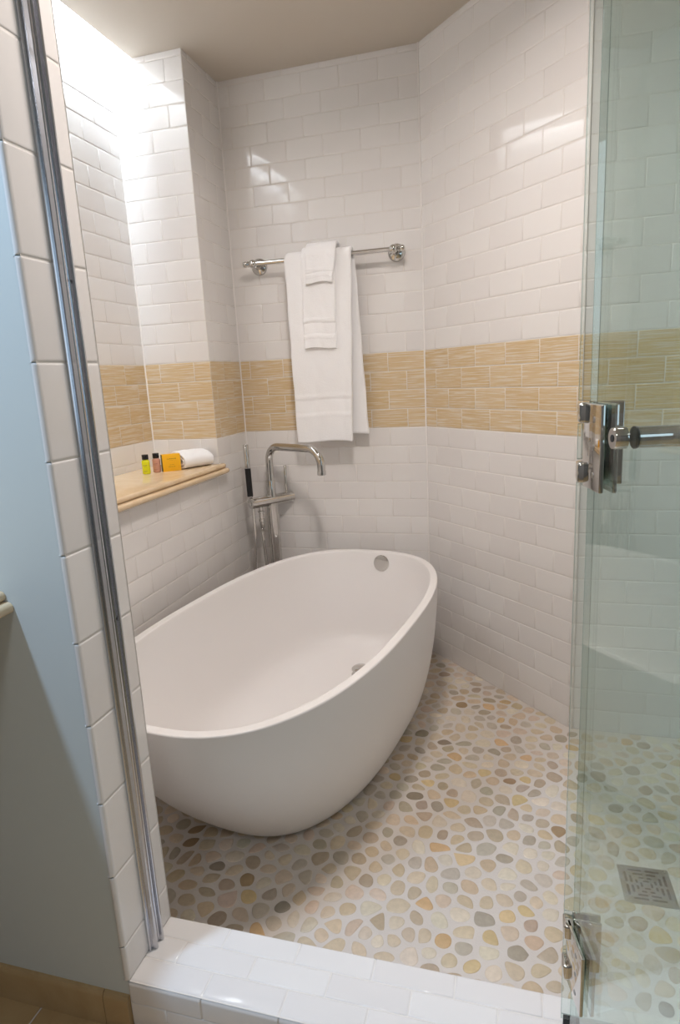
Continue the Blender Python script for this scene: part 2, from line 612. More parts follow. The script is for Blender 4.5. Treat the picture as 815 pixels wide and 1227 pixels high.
def pebble_floor():
    sp = 0.0445
    special = [((0.956, -0.72), 'dark'), ((0.882, -0.677), 'dark'), ((0.91, -1.009), 'dark'), ((0.661, -1.476), 'slate'), ((0.323, -1.277), 'brown'),
               ((0.329, -1.326), 'brown'), ((1.177, -0.89), 'brown'), ((1.027, -0.715), 'grey'), ((1.073, -0.744), 'grey'), ((0.93, -1.048), 'grey'),
               ((0.976, -1.038), 'grey'), ((0.839, -1.014), 'grey'), ((0.956, -0.859), 'grey'), ((1.232, -1.129), 'grey'), ((0.853, -1.178), 'grey'),
               ((1.144, -1.127), 'taupe'), ((1.148, -0.687), 'orange'), ((1.0, -0.785), 'orange'), ((0.998, -1.203), 'orange'), ((1.038, -1.487), 'orange'),
               ((1.106, -1.528), 'ochre'), ((1.226, -0.871), 'ochre'), ((1.14, -1.452), 'ochre'), ((1.217, -1.363), 'ochre'), ((1.312, -0.837), 'taupe'),
               ((1.306, -0.776), 'taupe'), ((0.447, -1.429), 'taupe')]
    fixed = [np.array(p) for p, _ in special]
    pts = list(fixed)
    cell = {}
    lo = np.array([-0.06, KI - 0.06]); hi = np.array([EX + 0.05, 0.06])
    key = lambda p: (int((p[0] - lo[0]) / sp), int((p[1] - lo[1]) / sp))
    for p in pts:
        cell.setdefault(key(p), []).append(p)
    tries = 0
    while tries < 60000:
        tries += 1
        p = lo + rng.random(2) * (hi - lo)
        k = key(p)
        r = sp * (0.74 + 0.30 * rng.random())
        ok = True
        for i in range(-1, 2):
            for j in range(-1, 2):
                for o_ in cell.get((k[0] + i, k[1] + j), ()):
                    if (p[0] - o_[0]) ** 2 + (p[1] - o_[1]) ** 2 < r * r:
                        ok = False
        if ok:
            pts.append(p); cell.setdefault(k, []).append(p)
    P = np.array(pts)
    nfix = len(fixed)

    def voronoi(P):
        grid = {}
        for i, p in enumerate(P):
            grid.setdefault(key(p), []).append(i)
        out = []
        for i, p in enumerate(P):
            poly = [p + np.array(d) * 0.09 for d in ((-1, -1), (1, -1), (1, 1), (-1, 1))]
            k = key(p)
            nb = [j for a in range(-3, 4) for b in range(-3, 4) for j in grid.get((k[0] + a, k[1] + b), ()) if j != i]
            nb.sort(key=lambda j: ((P[j] - p) ** 2).sum())
            for j in nb[:26]:
                m = (P[j] + p) / 2; n = P[j] - p
                new = []
                L = len(poly)
                for a in range(L):
                    A, B = poly[a], poly[(a + 1) % L]
                    da, db = (A - m) @ n, (B - m) @ n
                    if da <= 0: new.append(A)
                    if da * db < 0: new.append(A + (B - A) * (da / (da - db)))
                poly = new
                if len(poly) < 3: break
            out.append(poly)
        return out
    for it in range(2):
        V = voronoi(P)
        for i, poly in enumerate(V):
            if i < nfix or len(poly) < 3: continue
            P[i] = P[i] * 0.45 + np.mean(poly, axis=0) * 0.55
    V = voronoi(P)
    pal = {'cream': (216, 204, 186), 'sand': (207, 191, 167), 'buff': (200, 181, 154), 'pink': (210, 192, 174), 'taupe': (184, 168, 147), 'grey': (178, 168, 152),
           'dark': (150, 138, 121), 'slate': (146, 138, 126), 'brown': (168, 144, 113), 'orange': (207, 174, 133), 'ochre': (207, 184, 142), 'warmgrey': (192, 182, 167)}
    names = ['cream', 'sand', 'buff', 'pink', 'taupe', 'grey', 'dark', 'brown', 'orange', 'ochre', 'warmgrey']
    wts = np.array([.17, .24, .15, .10, .12, .04, .003, .004, .008, .025, .14]); wts /= wts.sum()
    verts, faces, cols, fm = [], [], [], []
    # grout bed
    bed = [(-0.02, KI - 0.02), (EX, KI - 0.02), (EX, DY + 0.02), (DX, DY + 0.02), (WX, 0.02), (-0.02, 0.02)]
    n0 = len(verts)
    verts += [(x, y, 0.0) for x, y in bed]; cols += [(1, 1, 1, 1)] * len(bed)
    faces.append(tuple(range(len(bed)))); fm.append(1)
    for i, poly in enumerate(V):
        if len(poly) < 4: continue
        c = P[i]
        if not inside_room(*c): continue
        if abs(c[0] - DRAIN[0]) < DHALF + 0.012 and abs(c[1] - DRAIN[1]) < DHALF + 0.012: continue
        pl = np.array(poly)
        # pull in by half a grout joint, at random a little more along one direction
        cen = pl.mean(axis=0)
        d = pl - cen
        r = np.linalg.norm(d, axis=1, keepdims=True)
        joint = 0.0030 + 0.0018 * rng.random()
        d = d * np.maximum(0.3, (r - joint * 1.25) / r)
        ang = rng.random() * PI
        ax = np.array([math.cos(ang), math.sin(ang)])
        sq = 1 - 0.30 * rng.random() ** 1.2
        d = d - np.outer(d @ ax, ax) * (1 - sq)
        pl = cen + d
        for _ in range(3):      # round the corners
            nx = np.roll(pl, -1, axis=0)
            pl = np.stack([pl * 0.75 + nx * 0.25, pl * 0.25 + nx * 0.75], 1).reshape(-1, 2)
        if len(pl) > 40: pl = pl[::2]
        if not all(inside_room(*p_) for p_ in cen + (pl - cen) * 1.0):
            ok = [inside_room(*p_) for p_ in pl]
            if sum(ok) < len(ok) * 0.6: continue
            # trim to the wall line as cut stones are
            q_ = []
            for p_ in pl:
                s = 1.0
                while s > 0.2 and not inside_room(*(cen + (p_ - cen) * s)): s -= 0.06
                q_.append(cen + (p_ - cen) * s)
            pl = np.array(q_)
        nm = special[i][1] if i < nfix else names[rng.choice(len(names), p=wts)]
        col = np.array(pal[nm], float) * 0.99 + rng.normal(0, 5) + rng.normal(0, 1.2, 3)
        col = lin(*np.clip(col, 40, 235))
        b = len(verts); n = len(pl)
        hgt = 0.0013 + 0.0006 * rng.random()
        for sc_, z in ((1.0, -0.0004), (0.985, 0.0005), (0.93, 0.0010), (0.80, hgt)):
            for p_ in pl:
                pp = cen + (p_ - cen) * sc_
                verts.append((pp[0], pp[1], z)); cols.append(col)
        verts.append((cen[0], cen[1], hgt + 0.0003)); cols.append(col)
        for k in range(3):
            for j in range(n):
                a = b + k * n + j; a2 = b + k * n + (j + 1) % n
                faces.append((a, a2, a2 + n, a + n)); fm.append(0)
        ctr = b + 4 * n
        for j in range(n):
            faces.append((b + 3 * n + j, b + 3 * n + (j + 1) % n, ctr)); fm.append(0)
    o = mesh('floor', verts, faces, [M['pebble'], M['floor_grout']], fm, smooth=True)
    ca = o.data.color_attributes.new('stone', 'FLOAT_COLOR', 'POINT')
    ca.data.foreach_set('color', np.array(cols, dtype=np.float32).ravel())
    # sub-floor below
    return o


struct(pebble_floor(), 'shower floor of flat beige river pebbles set in pale grout', 'floor')

# bathroom floor, square stone tiles
t = Tiles('floor.001')
O = Vector((0, 0, 0))
t.rect(O, X, Y, Z, -1.7, EX + 0.3, -4.3, KO + 0.02, d=-0.002)
fx = 0.256 - 0.33 * 7
while fx < EX + 0.3:
    fy = KO - 0.33 * 8 + 0.02
    while fy < KO:
        l, r_, a, b = max(fx, -1.7), min(fx + 0.33, EX + 0.3), max(fy, -4.3), min(fy + 0.33, KO + 0.02)
        if r_ - l > 0.02 and b - a > 0.02:
            t.tile(O, X, Y, Z, l, r_, a, b, 0, gap=0.0018, tilt=0.0004)
        fy += 0.33
    fx += 0.33
struct(t.build([M['basestone'], M['grout']]), 'beige stone tile floor outside the shower', 'floor')

# stone skirting along the blue wall
bm = bmesh.new()
for (l, r_) in ((-1.2, -0.245), (-0.2435, 0.0835), (0.085, 0.4125), (0.414, JX - 0.006)):
    prof = [(0, 0.0), (-0.011, 0.0), (-0.011, 0.066), (-0.0095, 0.0715), (-0.006, 0.0755), (0, 0.077)]
    A = [bm.verts.new((l, KO + 0.004 + y, z)) for y, z in prof]
    B = [bm.verts.new((r_, KO + 0.004 + y, z)) for y, z in prof]
    n = len(prof)
    for j in range(n):
        bm.faces.new((A[j], B[j], B[(j + 1) % n], A[(j + 1) % n]))
    bm.faces.new(A); bm.faces.new(B[::-1])
struct(bm_obj('baseboard_left', bm, M['basestone'], angle=30), 'beige stone skirting along the foot of the blue wall', 'baseboard')

# ------------------------------------------------------------------ ceiling, skylight shaft, bathroom shell
bm = bmesh.new()
TH = 0.05
add_box(bm, (SLOT, -4.3, CEIL), (EX + 0.3, 0.1, CEIL + TH))
add_box(bm, (-1.7, -4.3, CEIL), (SLOT, KI, CEIL + TH))
add_box(bm, (AX - 0.1, PY, CEIL), (SLOT, 0.1, CEIL + TH))
struct(bm_obj('ceiling', bm, M['ceiling'], smooth=False), 'plain greige ceiling with a skylight slot along the niche wall', 'ceiling')

ST = 3.0
SR = 0.10
bm = bmesh.new()
def quad(bm, *p):
    return bm.faces.new([bm.verts.new(v) for v in p])
quad(bm, (SLOT, KI, CEIL + TH), (SLOT, PY, CEIL + TH), (SR, PY, ST), (SR, KI, ST))       # sloped side
quad(bm, (AX, KI, CEIL), (SLOT, KI, CEIL), (SR, KI, ST), (AX, KI, ST))                   # near end
quad(bm, (0, PY, CEIL + TH), (SR, PY, CEIL + TH), (SR, PY, ST), (0, PY, ST))
me = bpy.data.meshes.new('wall_skylight_shaft'); bm.to_mesh(me); bm.free(); me.materials.append(M['shaft'])
struct(link('wall_skylight_shaft', me), 'white light shaft above the ceiling slot', 'wall')

E_SKY = 56.0
me = bpy.data.meshes.new('window_1')
me.from_pydata([(AX, KI, ST), (SR, KI, ST), (SR, PY, ST), (AX, PY, ST)], [], [(0, 3, 2, 1)])
me.materials.append(m_emit('daylight through skylight', (0.80, 0.90, 1.0, 1), E_SKY))
struct(link('window_1', me), 'daylit skylight pane at the top of the shaft', 'window')

bm = bmesh.new()
quad(bm, (-1.7, -4.3, 0), (-1.7, KO, 0), (-1.7, KO, CEIL), (-1.7, -4.3, CEIL))
me = bpy.data.meshes.new('wall_bathroom_left'); bm.to_mesh(me); bm.free(); me.materials.append(M['room'])
struct(link('wall_bathroom_left', me), 'painted bathroom wall on the vanity side', 'wall')
bm = bmesh.new()
quad(bm, (EX + 0.3, -4.3, 0), (-1.7, -4.3, 0), (-1.7, -4.3, CEIL), (EX + 0.3, -4.3, CEIL))
me = bpy.data.meshes.new('wall_bathroom_rear'); bm.to_mesh(me); bm.free(); me.materials.append(M['room'])
struct(link('wall_bathroom_rear', me), 'painted bathroom wall facing the shower', 'wall')
bm = bmesh.new()
quad(bm, (EX + 0.3, KO, 0), (EX + 0.3, -4.3, 0), (EX + 0.3, -4.3, CEIL), (EX + 0.3, KO, CEIL))
quad(bm, (EX + 0.3, KO, 0), (EX + 0.3, KO, CEIL), (EX, KO, CEIL), (EX, KO, 0))
me = bpy.data.meshes.new('wall_bathroom_right'); bm.to_mesh(me); bm.free(); me.materials.append(M['room'])
struct(link('wall_bathroom_right', me), 'painted bathroom wall beyond the door', 'wall')
# glowing pane added out of view on the side wall for bluish fill
E_FILL = 1.6
bm = bmesh.new()
quad(bm, (EX + 0.29, -2.6, 1.0), (EX + 0.29, -3.8, 1.0), (EX + 0.29, -3.8, 2.2), (EX + 0.29, -2.6, 2.2))
me = bpy.data.meshes.new('fill_pane'); bm.to_mesh(me); bm.free(); me.materials.append(m_emit('bluish fill glow', (0.70, 0.84, 1.0, 1), E_FILL))
struct(link('fill_pane', me), 'added glowing fill pane on the bathroom wall beyond the glass door', 'window')

# ------------------------------------------------------------------ marble ledge and vanity
def nosing_poly():
    """double bull-nose, outwards (d) by height (h) from the top surface"""
    p = []
    r = 0.0095
    for i in range(9):
        a = PI / 2 - PI * i / 8
        p.append((0.012 + r * math.cos(a) - 0.0, -r + r * math.sin(a)))
    p.append((0.016, -0.0195))
    r2 = 0.0105
    for i in range(9):
        a = PI / 2 - PI * i / 8
        p.append((0.024 + r2 * math.cos(a), -0.0195 - r2 + r2 * math.sin(a)))
    return p                               # ends at h = -0.0405


def sweep(bm, path, prof, top, inner):
    """path: list of (point, outward 2-D normal*scale); closes to a solid by filling back to 'inner' points"""
    rows = []
    for (x, y), (nx, ny), (ix, iy) in path:
        row = [bm.verts.new((ix, iy, top))]
        row += [bm.verts.new((x + nx * d, y + ny * d, top + h)) for d, h in prof]
        row.append(bm.verts.new((ix, iy, top + prof[-1][1])))
        rows.append(row)
    for a, b in zip(rows, rows[1:]):
        n = len(a)
        for j in range(n):
            try:
                bm.faces.new((a[j], b[j], b[(j + 1) % n], a[(j + 1) % n]))
            except ValueError:
                pass
    bm.faces.new(rows[0]); bm.faces.new(rows[-1][::-1])


bm = bmesh.new()
sweep(bm, [((0, KI + 0.001), (1, 0), (AX + 0.002, KI + 0.001)), ((0, PY - 0.002), (1, 0), (AX + 0.002, PY - 0.002))], nosing_poly(), SHELF, 0)
# the nosing carries on past the pier face and turns back to the wall
sweep(bm, [((0, PY - 0.002), (1, 0), (0.0015, PY - 0.002)), ((0, PY + 0.014), (1, 0), (0.0015, PY + 0.014)), ((0, PY + 0.014), (0.92, 0.38), (0.0015, PY + 0.014)),
           ((0, PY + 0.014), (0.70, 0.70), (0.0015, PY + 0.014)), ((0, PY + 0.014), (0.38, 0.92), (0.0015, PY + 0.014)), ((0.0015, PY + 0.014), (0, 1), (0.0015, PY + 0.014))], nosing_poly(), SHELF, 0)
tag(bm_obj('marble_ledge', bm, M['marble'], angle=50), 'polished beige marble ledge with a double rounded nosing above the tub', 'ledge')

van = thing('vanity', 'beige marble vanity counter end against the pale blue wall', 'vanity', (-0.5, -2.1, 0))
bm = bmesh.new()
CT = 0.902
VX = 0.316
yb, yf = KO + 0.003, -2.42
nz = nosing_poly()
sweep(bm, [((VX, yb), (1, 0), (-1.3, yb)), ((VX, yf), (1, 0), (-1.3, yf)), ((VX, yf), (0.7, -0.7), (-1.3, yf)), ((VX, yf), (0, -1), (-1.3, yf)), ((-1.3, yf), (0, -1), (-1.3, yf))], nz, CT, 0)
o = bm_obj('countertop', bm, M['marble'], van, angle=50); o.matrix_parent_inverse = Matrix.Translation((0.5, 2.1, 0))
o = box_obj('cabinet', (-1.25, -2.36, 0.0), (-0.12, KO - 0.012, CT - 0.0405), M['wood'], van, 0.004); o.matrix_parent_inverse = Matrix.Translation((0.5, 2.1, 0))

# ------------------------------------------------------------------ bathtub
TH_ = 0.50
tub = thing('bathtub', 'freestanding white oval bathtub standing on the pebble floor', 'bathtub', (0.5035, -0.8421, 0), -0.1429)


def tub_outline(n=128):
    out = []
    for i in range(n):
        a = 2 * PI * i / n
        c, s = math.cos(a), math.sin(a)
        e = 2 / 2.62
        out.append((0.3951 * math.copysign(abs(c) ** e, c), 0.7391 * math.copysign(abs(s) ** e, s)))
    return out


OUT = tub_outline()
NO = len(OUT)


def tub_ring(h, ins=0.0):
    """outer hull outline at height fraction h"""
    fa = 0.80 + 0.20 * (1 - (1 - h) ** 1.35)
    fb = 0.735 + 0.265 * (1 - (1 - h) ** 2.1)
    sh = 0.165 * (1 - h) ** 2
    r = []
    for x, y in OUT:
        r.append((x * fb, y * fa + sh))
    if ins:
        r2 = []
        for i in range(NO):
            ax, ay = r[i - 1]; bx, by = r[(i + 1) % NO]
            tx, ty = bx - ax, by - ay
            L = math.hypot(tx, ty)
            r2.append((r[i][0] - ty / L * ins, r[i][1] + tx / L * ins))
        r = r2
    return r


rings = []
for z, ins in ((0.004, 0.060), (0.004, 0.022), (0.007, 0.010), (0.014, 0.003)):
    rings.append((tub_ring(z / TH_, ins), z))
for k in range(1, 27):
    z = 0.02 + (TH_ - 0.0035 - 0.02) * k / 26
    rings.append((tub_ring(z / TH_), z))
rings.insert(len(rings) - 1, (tub_ring((TH_ - 0.0055) / TH_), TH_ - 0.0055))
rings.append((tub_ring(1, 0.0010), TH_ - 0.001))
rings.append((tub_ring(1, 0.0035), TH_))
rings.append((tub_ring(1, 0.0050), TH_))
rings.append((tub_ring(1, 0.0220), TH_))
rings.append((tub_ring(1, 0.0235), TH_))
rings.append((tub_ring(1, 0.0262), TH_ - 0.001))
rings.append((tub_ring(0.985, 0.0275), TH_ - 0.0045))
FL = 0.085                                   # inside bottom
RB = 0.085
for k in range(1, 20):                       # inner wall, rounding into the bottom
    t_ = k / 19
    z = TH_ - 0.0045 - (TH_ - 0.0045 - FL) * (1 - (1 - t_) ** 1.0)
    h = z / TH_
    extra = 0.0
    lift = max(0.0, 1 - (z - FL) / RB)
    extra = 0.062 * (1 - math.sqrt(max(0.0, 1 - lift ** 2.2)))
    rings.append((tub_ring(h, 0.0275 + 0.006 * (1 - h) + extra), z))
last = rings[-1][0]
cx_ = sum(p[0] for p in last) / NO; cy_ = sum(p[1] for p in last) / NO
for s, dz in ((0.82, 0.0045), (0.6, 0.0085), (0.35, 0.0115), (0.12, 0.013)):
    rings.append(([(cx_ + (x - cx_) * s, cy_ + (y - cy_) * s) for x, y in last], FL - dz))
verts = [(x, y, z) for r, z in rings for x, y in r]
faces = []
for k in range(len(rings) - 1):
    for j in range(NO):
        a = k * NO + j; b = k * NO + (j + 1) % NO
        faces.append((a, b, b + NO, a + NO))
faces.append(tuple(range(NO))[::-1])
faces.append(tuple((len(rings) - 1) * NO + j for j in range(NO)))
o = mesh('shell', verts, faces, [M['tub']], parent=tub, smooth=True)
o.data.set_sharp_from_angle(angle=math.radians(60))


def tub_local(x, y):
    c, s = math.cos(0.1429), math.sin(0.1429)
    dx, dy = x - 0.5035, y + 0.8421
    return (dx * c - dy * s, dx * s + dy * c)


OV = tub_local(0.632, -0.215)
inner = [(Vector(v_.co), Vector(v_.normal)) for v_ in o.data.vertices if v_.index >= 39 * NO]
pv, nv = min(inner, key=lambda t_: (t_[0] - Vector((OV[0], OV[1] , 0.452))).length)
nv = nv if nv.y < 0 else -nv
lathe_obj('overflow_cover', [(-0.012, 0.030), (0.0005, 0.0345), (0.0025, 0.0350), (0.0045, 0.0335), (0.0058, 0.026), (0.0064, 0.0)], pv, nv, M['chrome'], tub, 36)
DR_ = tub_local(0.603, -0.437)
dc = lathe_obj('drain_cap', [(0, 0.030), (0.003, 0.036), (0.008, 0.036), (0.013, 0.030), (0.016, 0.0)], (DR_[0] + 0.002, DR_[1], 0.100), (0, 0, 1), M['chrome'], tub)
lathe_obj('drain_stem', [(0.0, 0.020), (0.022, 0.020)], (DR_[0] + 0.002, DR_[1], 0.079), (0, 0, 1), M['dark'], tub)  # near black, painting in the shade of the gap beneath the cap
lathe_obj('drain_flange', [(0, 0.030), (0.004, 0.036), (0.006, 0.026), (0.006, 0.0)], (DR_[0], DR_[1], 0.079), (0, 0, 1), M['chrome'], tub)

# ------------------------------------------------------------------ tub filler
fil = thing('tub_filler', 'chrome floor standing tub filler with arched spout in the tiled corner', 'faucet', (0.139, -0.084, 0.0))
bd = Vector((0.62, 0.785, 0)).normalized()
sd = Vector((math.cos(math.radians(28)), -math.sin(math.radians(28)), 0))
BZ = 0.712
lathe_obj('base_flange', [(0, 0.045), (0.006, 0.045), (0.012, 0.040), (0.014, 0.0275)], (0, 0, 0.003), (0, 0, 1), M['chrome'], fil)
lathe_obj('column', [(0.006, 0.0265), (BZ - 0.012, 0.0265)], (0, 0, 0), (0, 0, 1), M['chrome'], fil)
s0, s1 = bd * -0.110, bd * 0.098
lathe_obj('mixer_body', [(0, 0.0225), (0.002, 0.0245), (0.196, 0.0245), (0.1965, 0.0235), (0.198, 0.0235), (0.1985, 0.0245), (0.216, 0.0245), (0.218, 0.022)], s0 + Vector((0, 0, BZ)), bd, M['chrome'], fil)
lathe_obj('end_cap', [(0, 0.010), (0.0015, 0.0115), (0.004, 0.0115)], s0 - bd * 0.003 + Vector((0, 0, BZ)), bd, M['chrome'], fil)
lathe_obj('riser_socket', [(BZ + 0.015, 0.0200), (0.800, 0.0200), (0.802, 0.0190)], (0, 0, 0), (0, 0, 1), M['chrome'], fil)
ztop = 0.952
pts = [Vector((0, 0, 0.795))]
pts += bend((0, 0, 0.8), (0, 0, ztop), sd * 0.3 + Vector((0, 0, ztop)), 0.062, 12)
pts += bend((0, 0, ztop), sd * 0.326 + Vector((0, 0, ztop)), sd * 0.326 + Vector((0, 0, 0.7)), 0.070, 12)
pts += [sd * 0.326 + Vector((0, 0, 0.850))]
tube_obj('spout', pts, 0.0165, M['chrome'], fil, 24)
lathe_obj('spout_tip', [(0.0, 0.0150), (0.002, 0.0180), (0.018, 0.0180), (0.019, 0.0165)], sd * 0.326 + Vector((0, 0, 0.846)), (0, 0, 1), M['chrome'], fil)
lv = bd * 0.078
lev = lathe_obj('lever', [(BZ + 0.022, 0.0085), (BZ + 0.03, 0.0052), (BZ + 0.036, 0.0065), (0.857, 0.0068), (0.8585, 0.0058)], (lv.x, lv.y, 0), (0, 0, 1), M['chrome'], fil)
# hand shower standing in a cradle at the end of the body
hb = bd * -0.098
hs = lathe_obj('hand_shower', [(0.718, 0.008), (0.738, 0.009), (0.742, 0.0118), (0.968, 0.0118), (0.970, 0.0105)], (hb.x, hb.y, 0), (-0.012, 0.0, 1), M['chrome'], fil)
g = lathe_obj('grip', [(0.744, 0.0128), (0.867, 0.0128)], (hb.x, hb.y, 0), (-0.012, 0.0, 1), M['black'], hs)
tag(g, 'black rubber grip')
cn = bd * -0.060
co = lathe_obj('hose_connector', [(0.595, 0.0085), (0.598, 0.0105), (0.622, 0.0105), (0.624, 0.0125), (0.636, 0.0125), (0.638, 0.0105), (0.664, 0.0105), (0.666, 0.0145), (0.672, 0.0145), (0.674, 0.0100), (0.692, 0.0100)], (cn.x, cn.y, 0), (0, 0, 1), M['chrome'], fil)
hp = [Vector((cn.x, cn.y, 0.60)), Vector((cn.x - 0.001, cn.y - 0.001, 0.56)), Vector((cn.x + 0.006, cn.y, 0.45)), Vector((cn.x + 0.008, cn.y - 0.004, 0.34)), Vector((cn.x - 0.005, cn.y - 0.016, 0.20)),
      Vector((cn.x - 0.025, cn.y - 0.025, 0.145)), Vector((hb.x - 0.01, hb.y - 0.02, 0.165)), Vector((hb.x - 0.014, hb.y - 0.016, 0.25)), Vector((hb.x - 0.011, hb.y - 0.008, 0.42)), Vector((hb.x - 0.001, hb.y, 0.56)), Vector((hb.x, hb.y, 0.70))]


def smooth_path(P, n=8):
    out = []
    L = len(P)
    for i in range(L - 1):
        p0, p1, p2, p3 = P[max(i - 1, 0)], P[i], P[i + 1], P[min(i + 2, L - 1)]
        for k in range(n):
            t = k / n
            out.append(0.5 * ((2 * p1) + (p2 - p0) * t + (2 * p0 - 5 * p1 + 4 * p2 - p3) * t * t + (3 * p1 - p0 - 3 * p2 + p3) * t ** 3))
    out.append(P[-1])
    return out


sp_ = smooth_path(hp, 26)
rr_ = [0.0072 + (0.0007 if i % 2 else 0.0) for i in range(len(sp_))]
tube_obj('hose', sp_, rr_, M['chrome'], fil, 14)

# ------------------------------------------------------------------ towel rail and towels
RY, RZ = -0.072, 1.7105
rail = thing('towel_rail', 'polished chrome towel rail fixed to the tiled back wall', 'towel rail', (0.425, 0, RZ))
tube_obj('bar', [(-0.315, RY, 0), (0.315, RY, 0)], 0.0088, M['chrome'], rail, 20)
for sx in (-1, 1):
    px = sx * 0.296
    lathe_obj('rosette', [(0.001, 0.035), (0.005, 0.035), (0.008, 0.0325), (0.011, 0.030), (0.014, 0.022), (0.018, 0.0135), (0.026, 0.011)], (px, 0, -0.003), (0, -1, 0), M['chrome'], rail)
    lathe_obj('post', [(0.022, 0.0105), (0.045, 0.0095), (0.058, 0.0145), (0.066, 0.0165), (0.078, 0.0165), (0.086, 0.0135), (0.090, 0.007), (0.091, 0.0)], (px, 0, -0.003), (0, -1, 0.035), M['chrome'], rail)
    lathe_obj('finial', [(0.0, 0.009), (0.006, 0.0125), (0.008, 0.009), (0.010, 0.0085), (0.014, 0.0118), (0.020, 0.0125), (0.026, 0.0105), (0.029, 0.005), (0.0295, 0.0)], (px + sx * 0.016, RY, 0), (sx, 0, 0), M['chrome'], rail)


def towel(name, label, group, rad, thick, front, back, zf, zb, wav, bands, seed, ncol=26):
    """folded towel over the rail. front/back: (xl_top, xr_top, xl_bottom, xr_bottom); layers drawn as a solid ribbon"""
    rs = random.Random(seed)
    ph = [rs.uniform(0, 6.28) for _ in range(8)]
    path = []            # (kind, y, z, t) from the front hem over the bar to the back hem
    nf, nb, na = 96, 40, 12
    R = rad
    for i in range(nf):
        t = i / nf
        path.append(('f', RY - R, zf + (RZ - zf) * t, 1 - t))
    for i in range(na + 1):
        a = PI * i / na
        path.append(('a', RY - R * math.cos(a), RZ + R * math.sin(a), a / PI))
    for i in range(1, nb + 1):
        t = i / nb
        path.append(('b', RY + R, RZ + (zb - RZ) * t, t))
    v, f, fm = [], [], []
    nr = len(path)
    for k, (kd, y, z, t) in enumerate(path):
        if kd == 'f':
            xl = front[0] + (front[2] - front[0]) * t; xr = front[1] + (front[3] - front[1]) * t
        elif kd == 'b':
            xl = back[0] + (back[2] - back[0]) * t; xr = back[1] + (back[3] - back[1]) * t
        else:
            xl = front[0] + (back[0] - front[0]) * t; xr = front[1] + (back[1] - front[1]) * t
        for c in range(ncol + 1):
            u = c / ncol
            drop = t if kd != 'a' else 0.0
            sunk = 0.0020 if kd in 'fb' and any(a_ <= z <= b_ for a_, b_ in bands) else 0.0
            ridge = 0.0011 if kd in 'fb' and any(abs(z - e_) < 0.0055 for ab in bands for e_ in (ab[0] - 0.008, ab[1] + 0.008)) else 0.0
            wv = wav * drop * (math.sin(u * 5.2 + ph[0]) + 0.5 * math.sin(u * 9.7 + ph[1] + t * 1.5)) + 0.0006 * math.sin(z * 60 + u * 14 + ph[2])
            sgn = -1 if kd == 'f' else 1
            yy = y + (sgn * (abs(wv) - sunk + ridge) if kd != 'a' else 0)
            if kd == 'b':
                yy = min(y + abs(wv) * 0.4, -0.010)
            zz = z + (0.004 * math.sin(u * 6 + ph[3]) * drop if kd != 'a' else 0)
            v.append((xl + (xr - xl) * u + 0.0012 * math.sin(z * 30 + ph[4]) * (1 if c in (0, ncol) else 0), yy, zz))
    band_rows = {}
    for k in range(nr - 1):
        kd, y, z, t = path[k]
        zm = (path[k][2] + path[k + 1][2]) / 2
        isb = kd in 'fb' and any(a <= zm <= b for a, b in bands)
        for c in range(ncol):
            a = k * (ncol + 1) + c
            f.append((a, a + 1, a + ncol + 2, a + ncol + 1)); fm.append(1 if isb else 0)
    root = thing(name, label, 'towel', (0, 0, 0), 0, group)
    o = mesh('fabric', v, f, [M['towel'], M['weave']], fm, parent=root, smooth=True)
    s = o.modifiers.new('thick', 'SOLIDIFY'); s.thickness = thick; s.offset = 0.0
    sb = o.modifiers.new('soft', 'SUBSURF'); sb.levels = 1; sb.render_levels = 2
    tex = bpy.data.textures.new(name + '_pile', 'CLOUDS'); tex.noise_scale = 0.004
    d = o.modifiers.new('pile', 'DISPLACE'); d.texture = tex; d.strength = 0.0011; d.texture_coords = 'LOCAL'
    return root, o


def hem(root, xl, xr, y, z, h=0.004, t=0.003, n=10):
    bm = bmesh.new()
    pts = [(xl + (xr - xl) * i / n, y - 0.0006 * math.sin(i * 1.3), z) for i in range(n + 1)]
    add_tube(bm, pts, t, 10)
    return bm_obj('band_edge', bm, M['weave'], root)


r1, f1 = towel('bath_towel', 'large white bath towel draped widest on the chrome rail', 'white towels on the rail', 0.0195, 0.016,
               (0.274, 0.557, 0.283, 0.528), (0.300, 0.560, 0.315, 0.590), 0.968, 0.992, 0.004, [(1.085, 1.150)], 3)
r2, f2 = towel('hand_towel', 'white hand towel of middle length hung over the bath towel', 'white towels on the rail', 0.0345, 0.0125,
               (0.352, 0.492, 0.342, 0.482), (0.352, 0.492, 0.345, 0.49), 1.352, 1.375, 0.0025, [(1.405, 1.455)], 5, 16)
r3, f3 = towel('washcloth', 'small white washcloth folded topmost over the hand towel on the rail', 'white towels on the rail', 0.0475, 0.0125,
               (0.372, 0.500, 0.370, 0.482), (0.372, 0.500, 0.372, 0.492), 1.606, 1.63, 0.002, [(1.640, 1.646)], 8, 14)

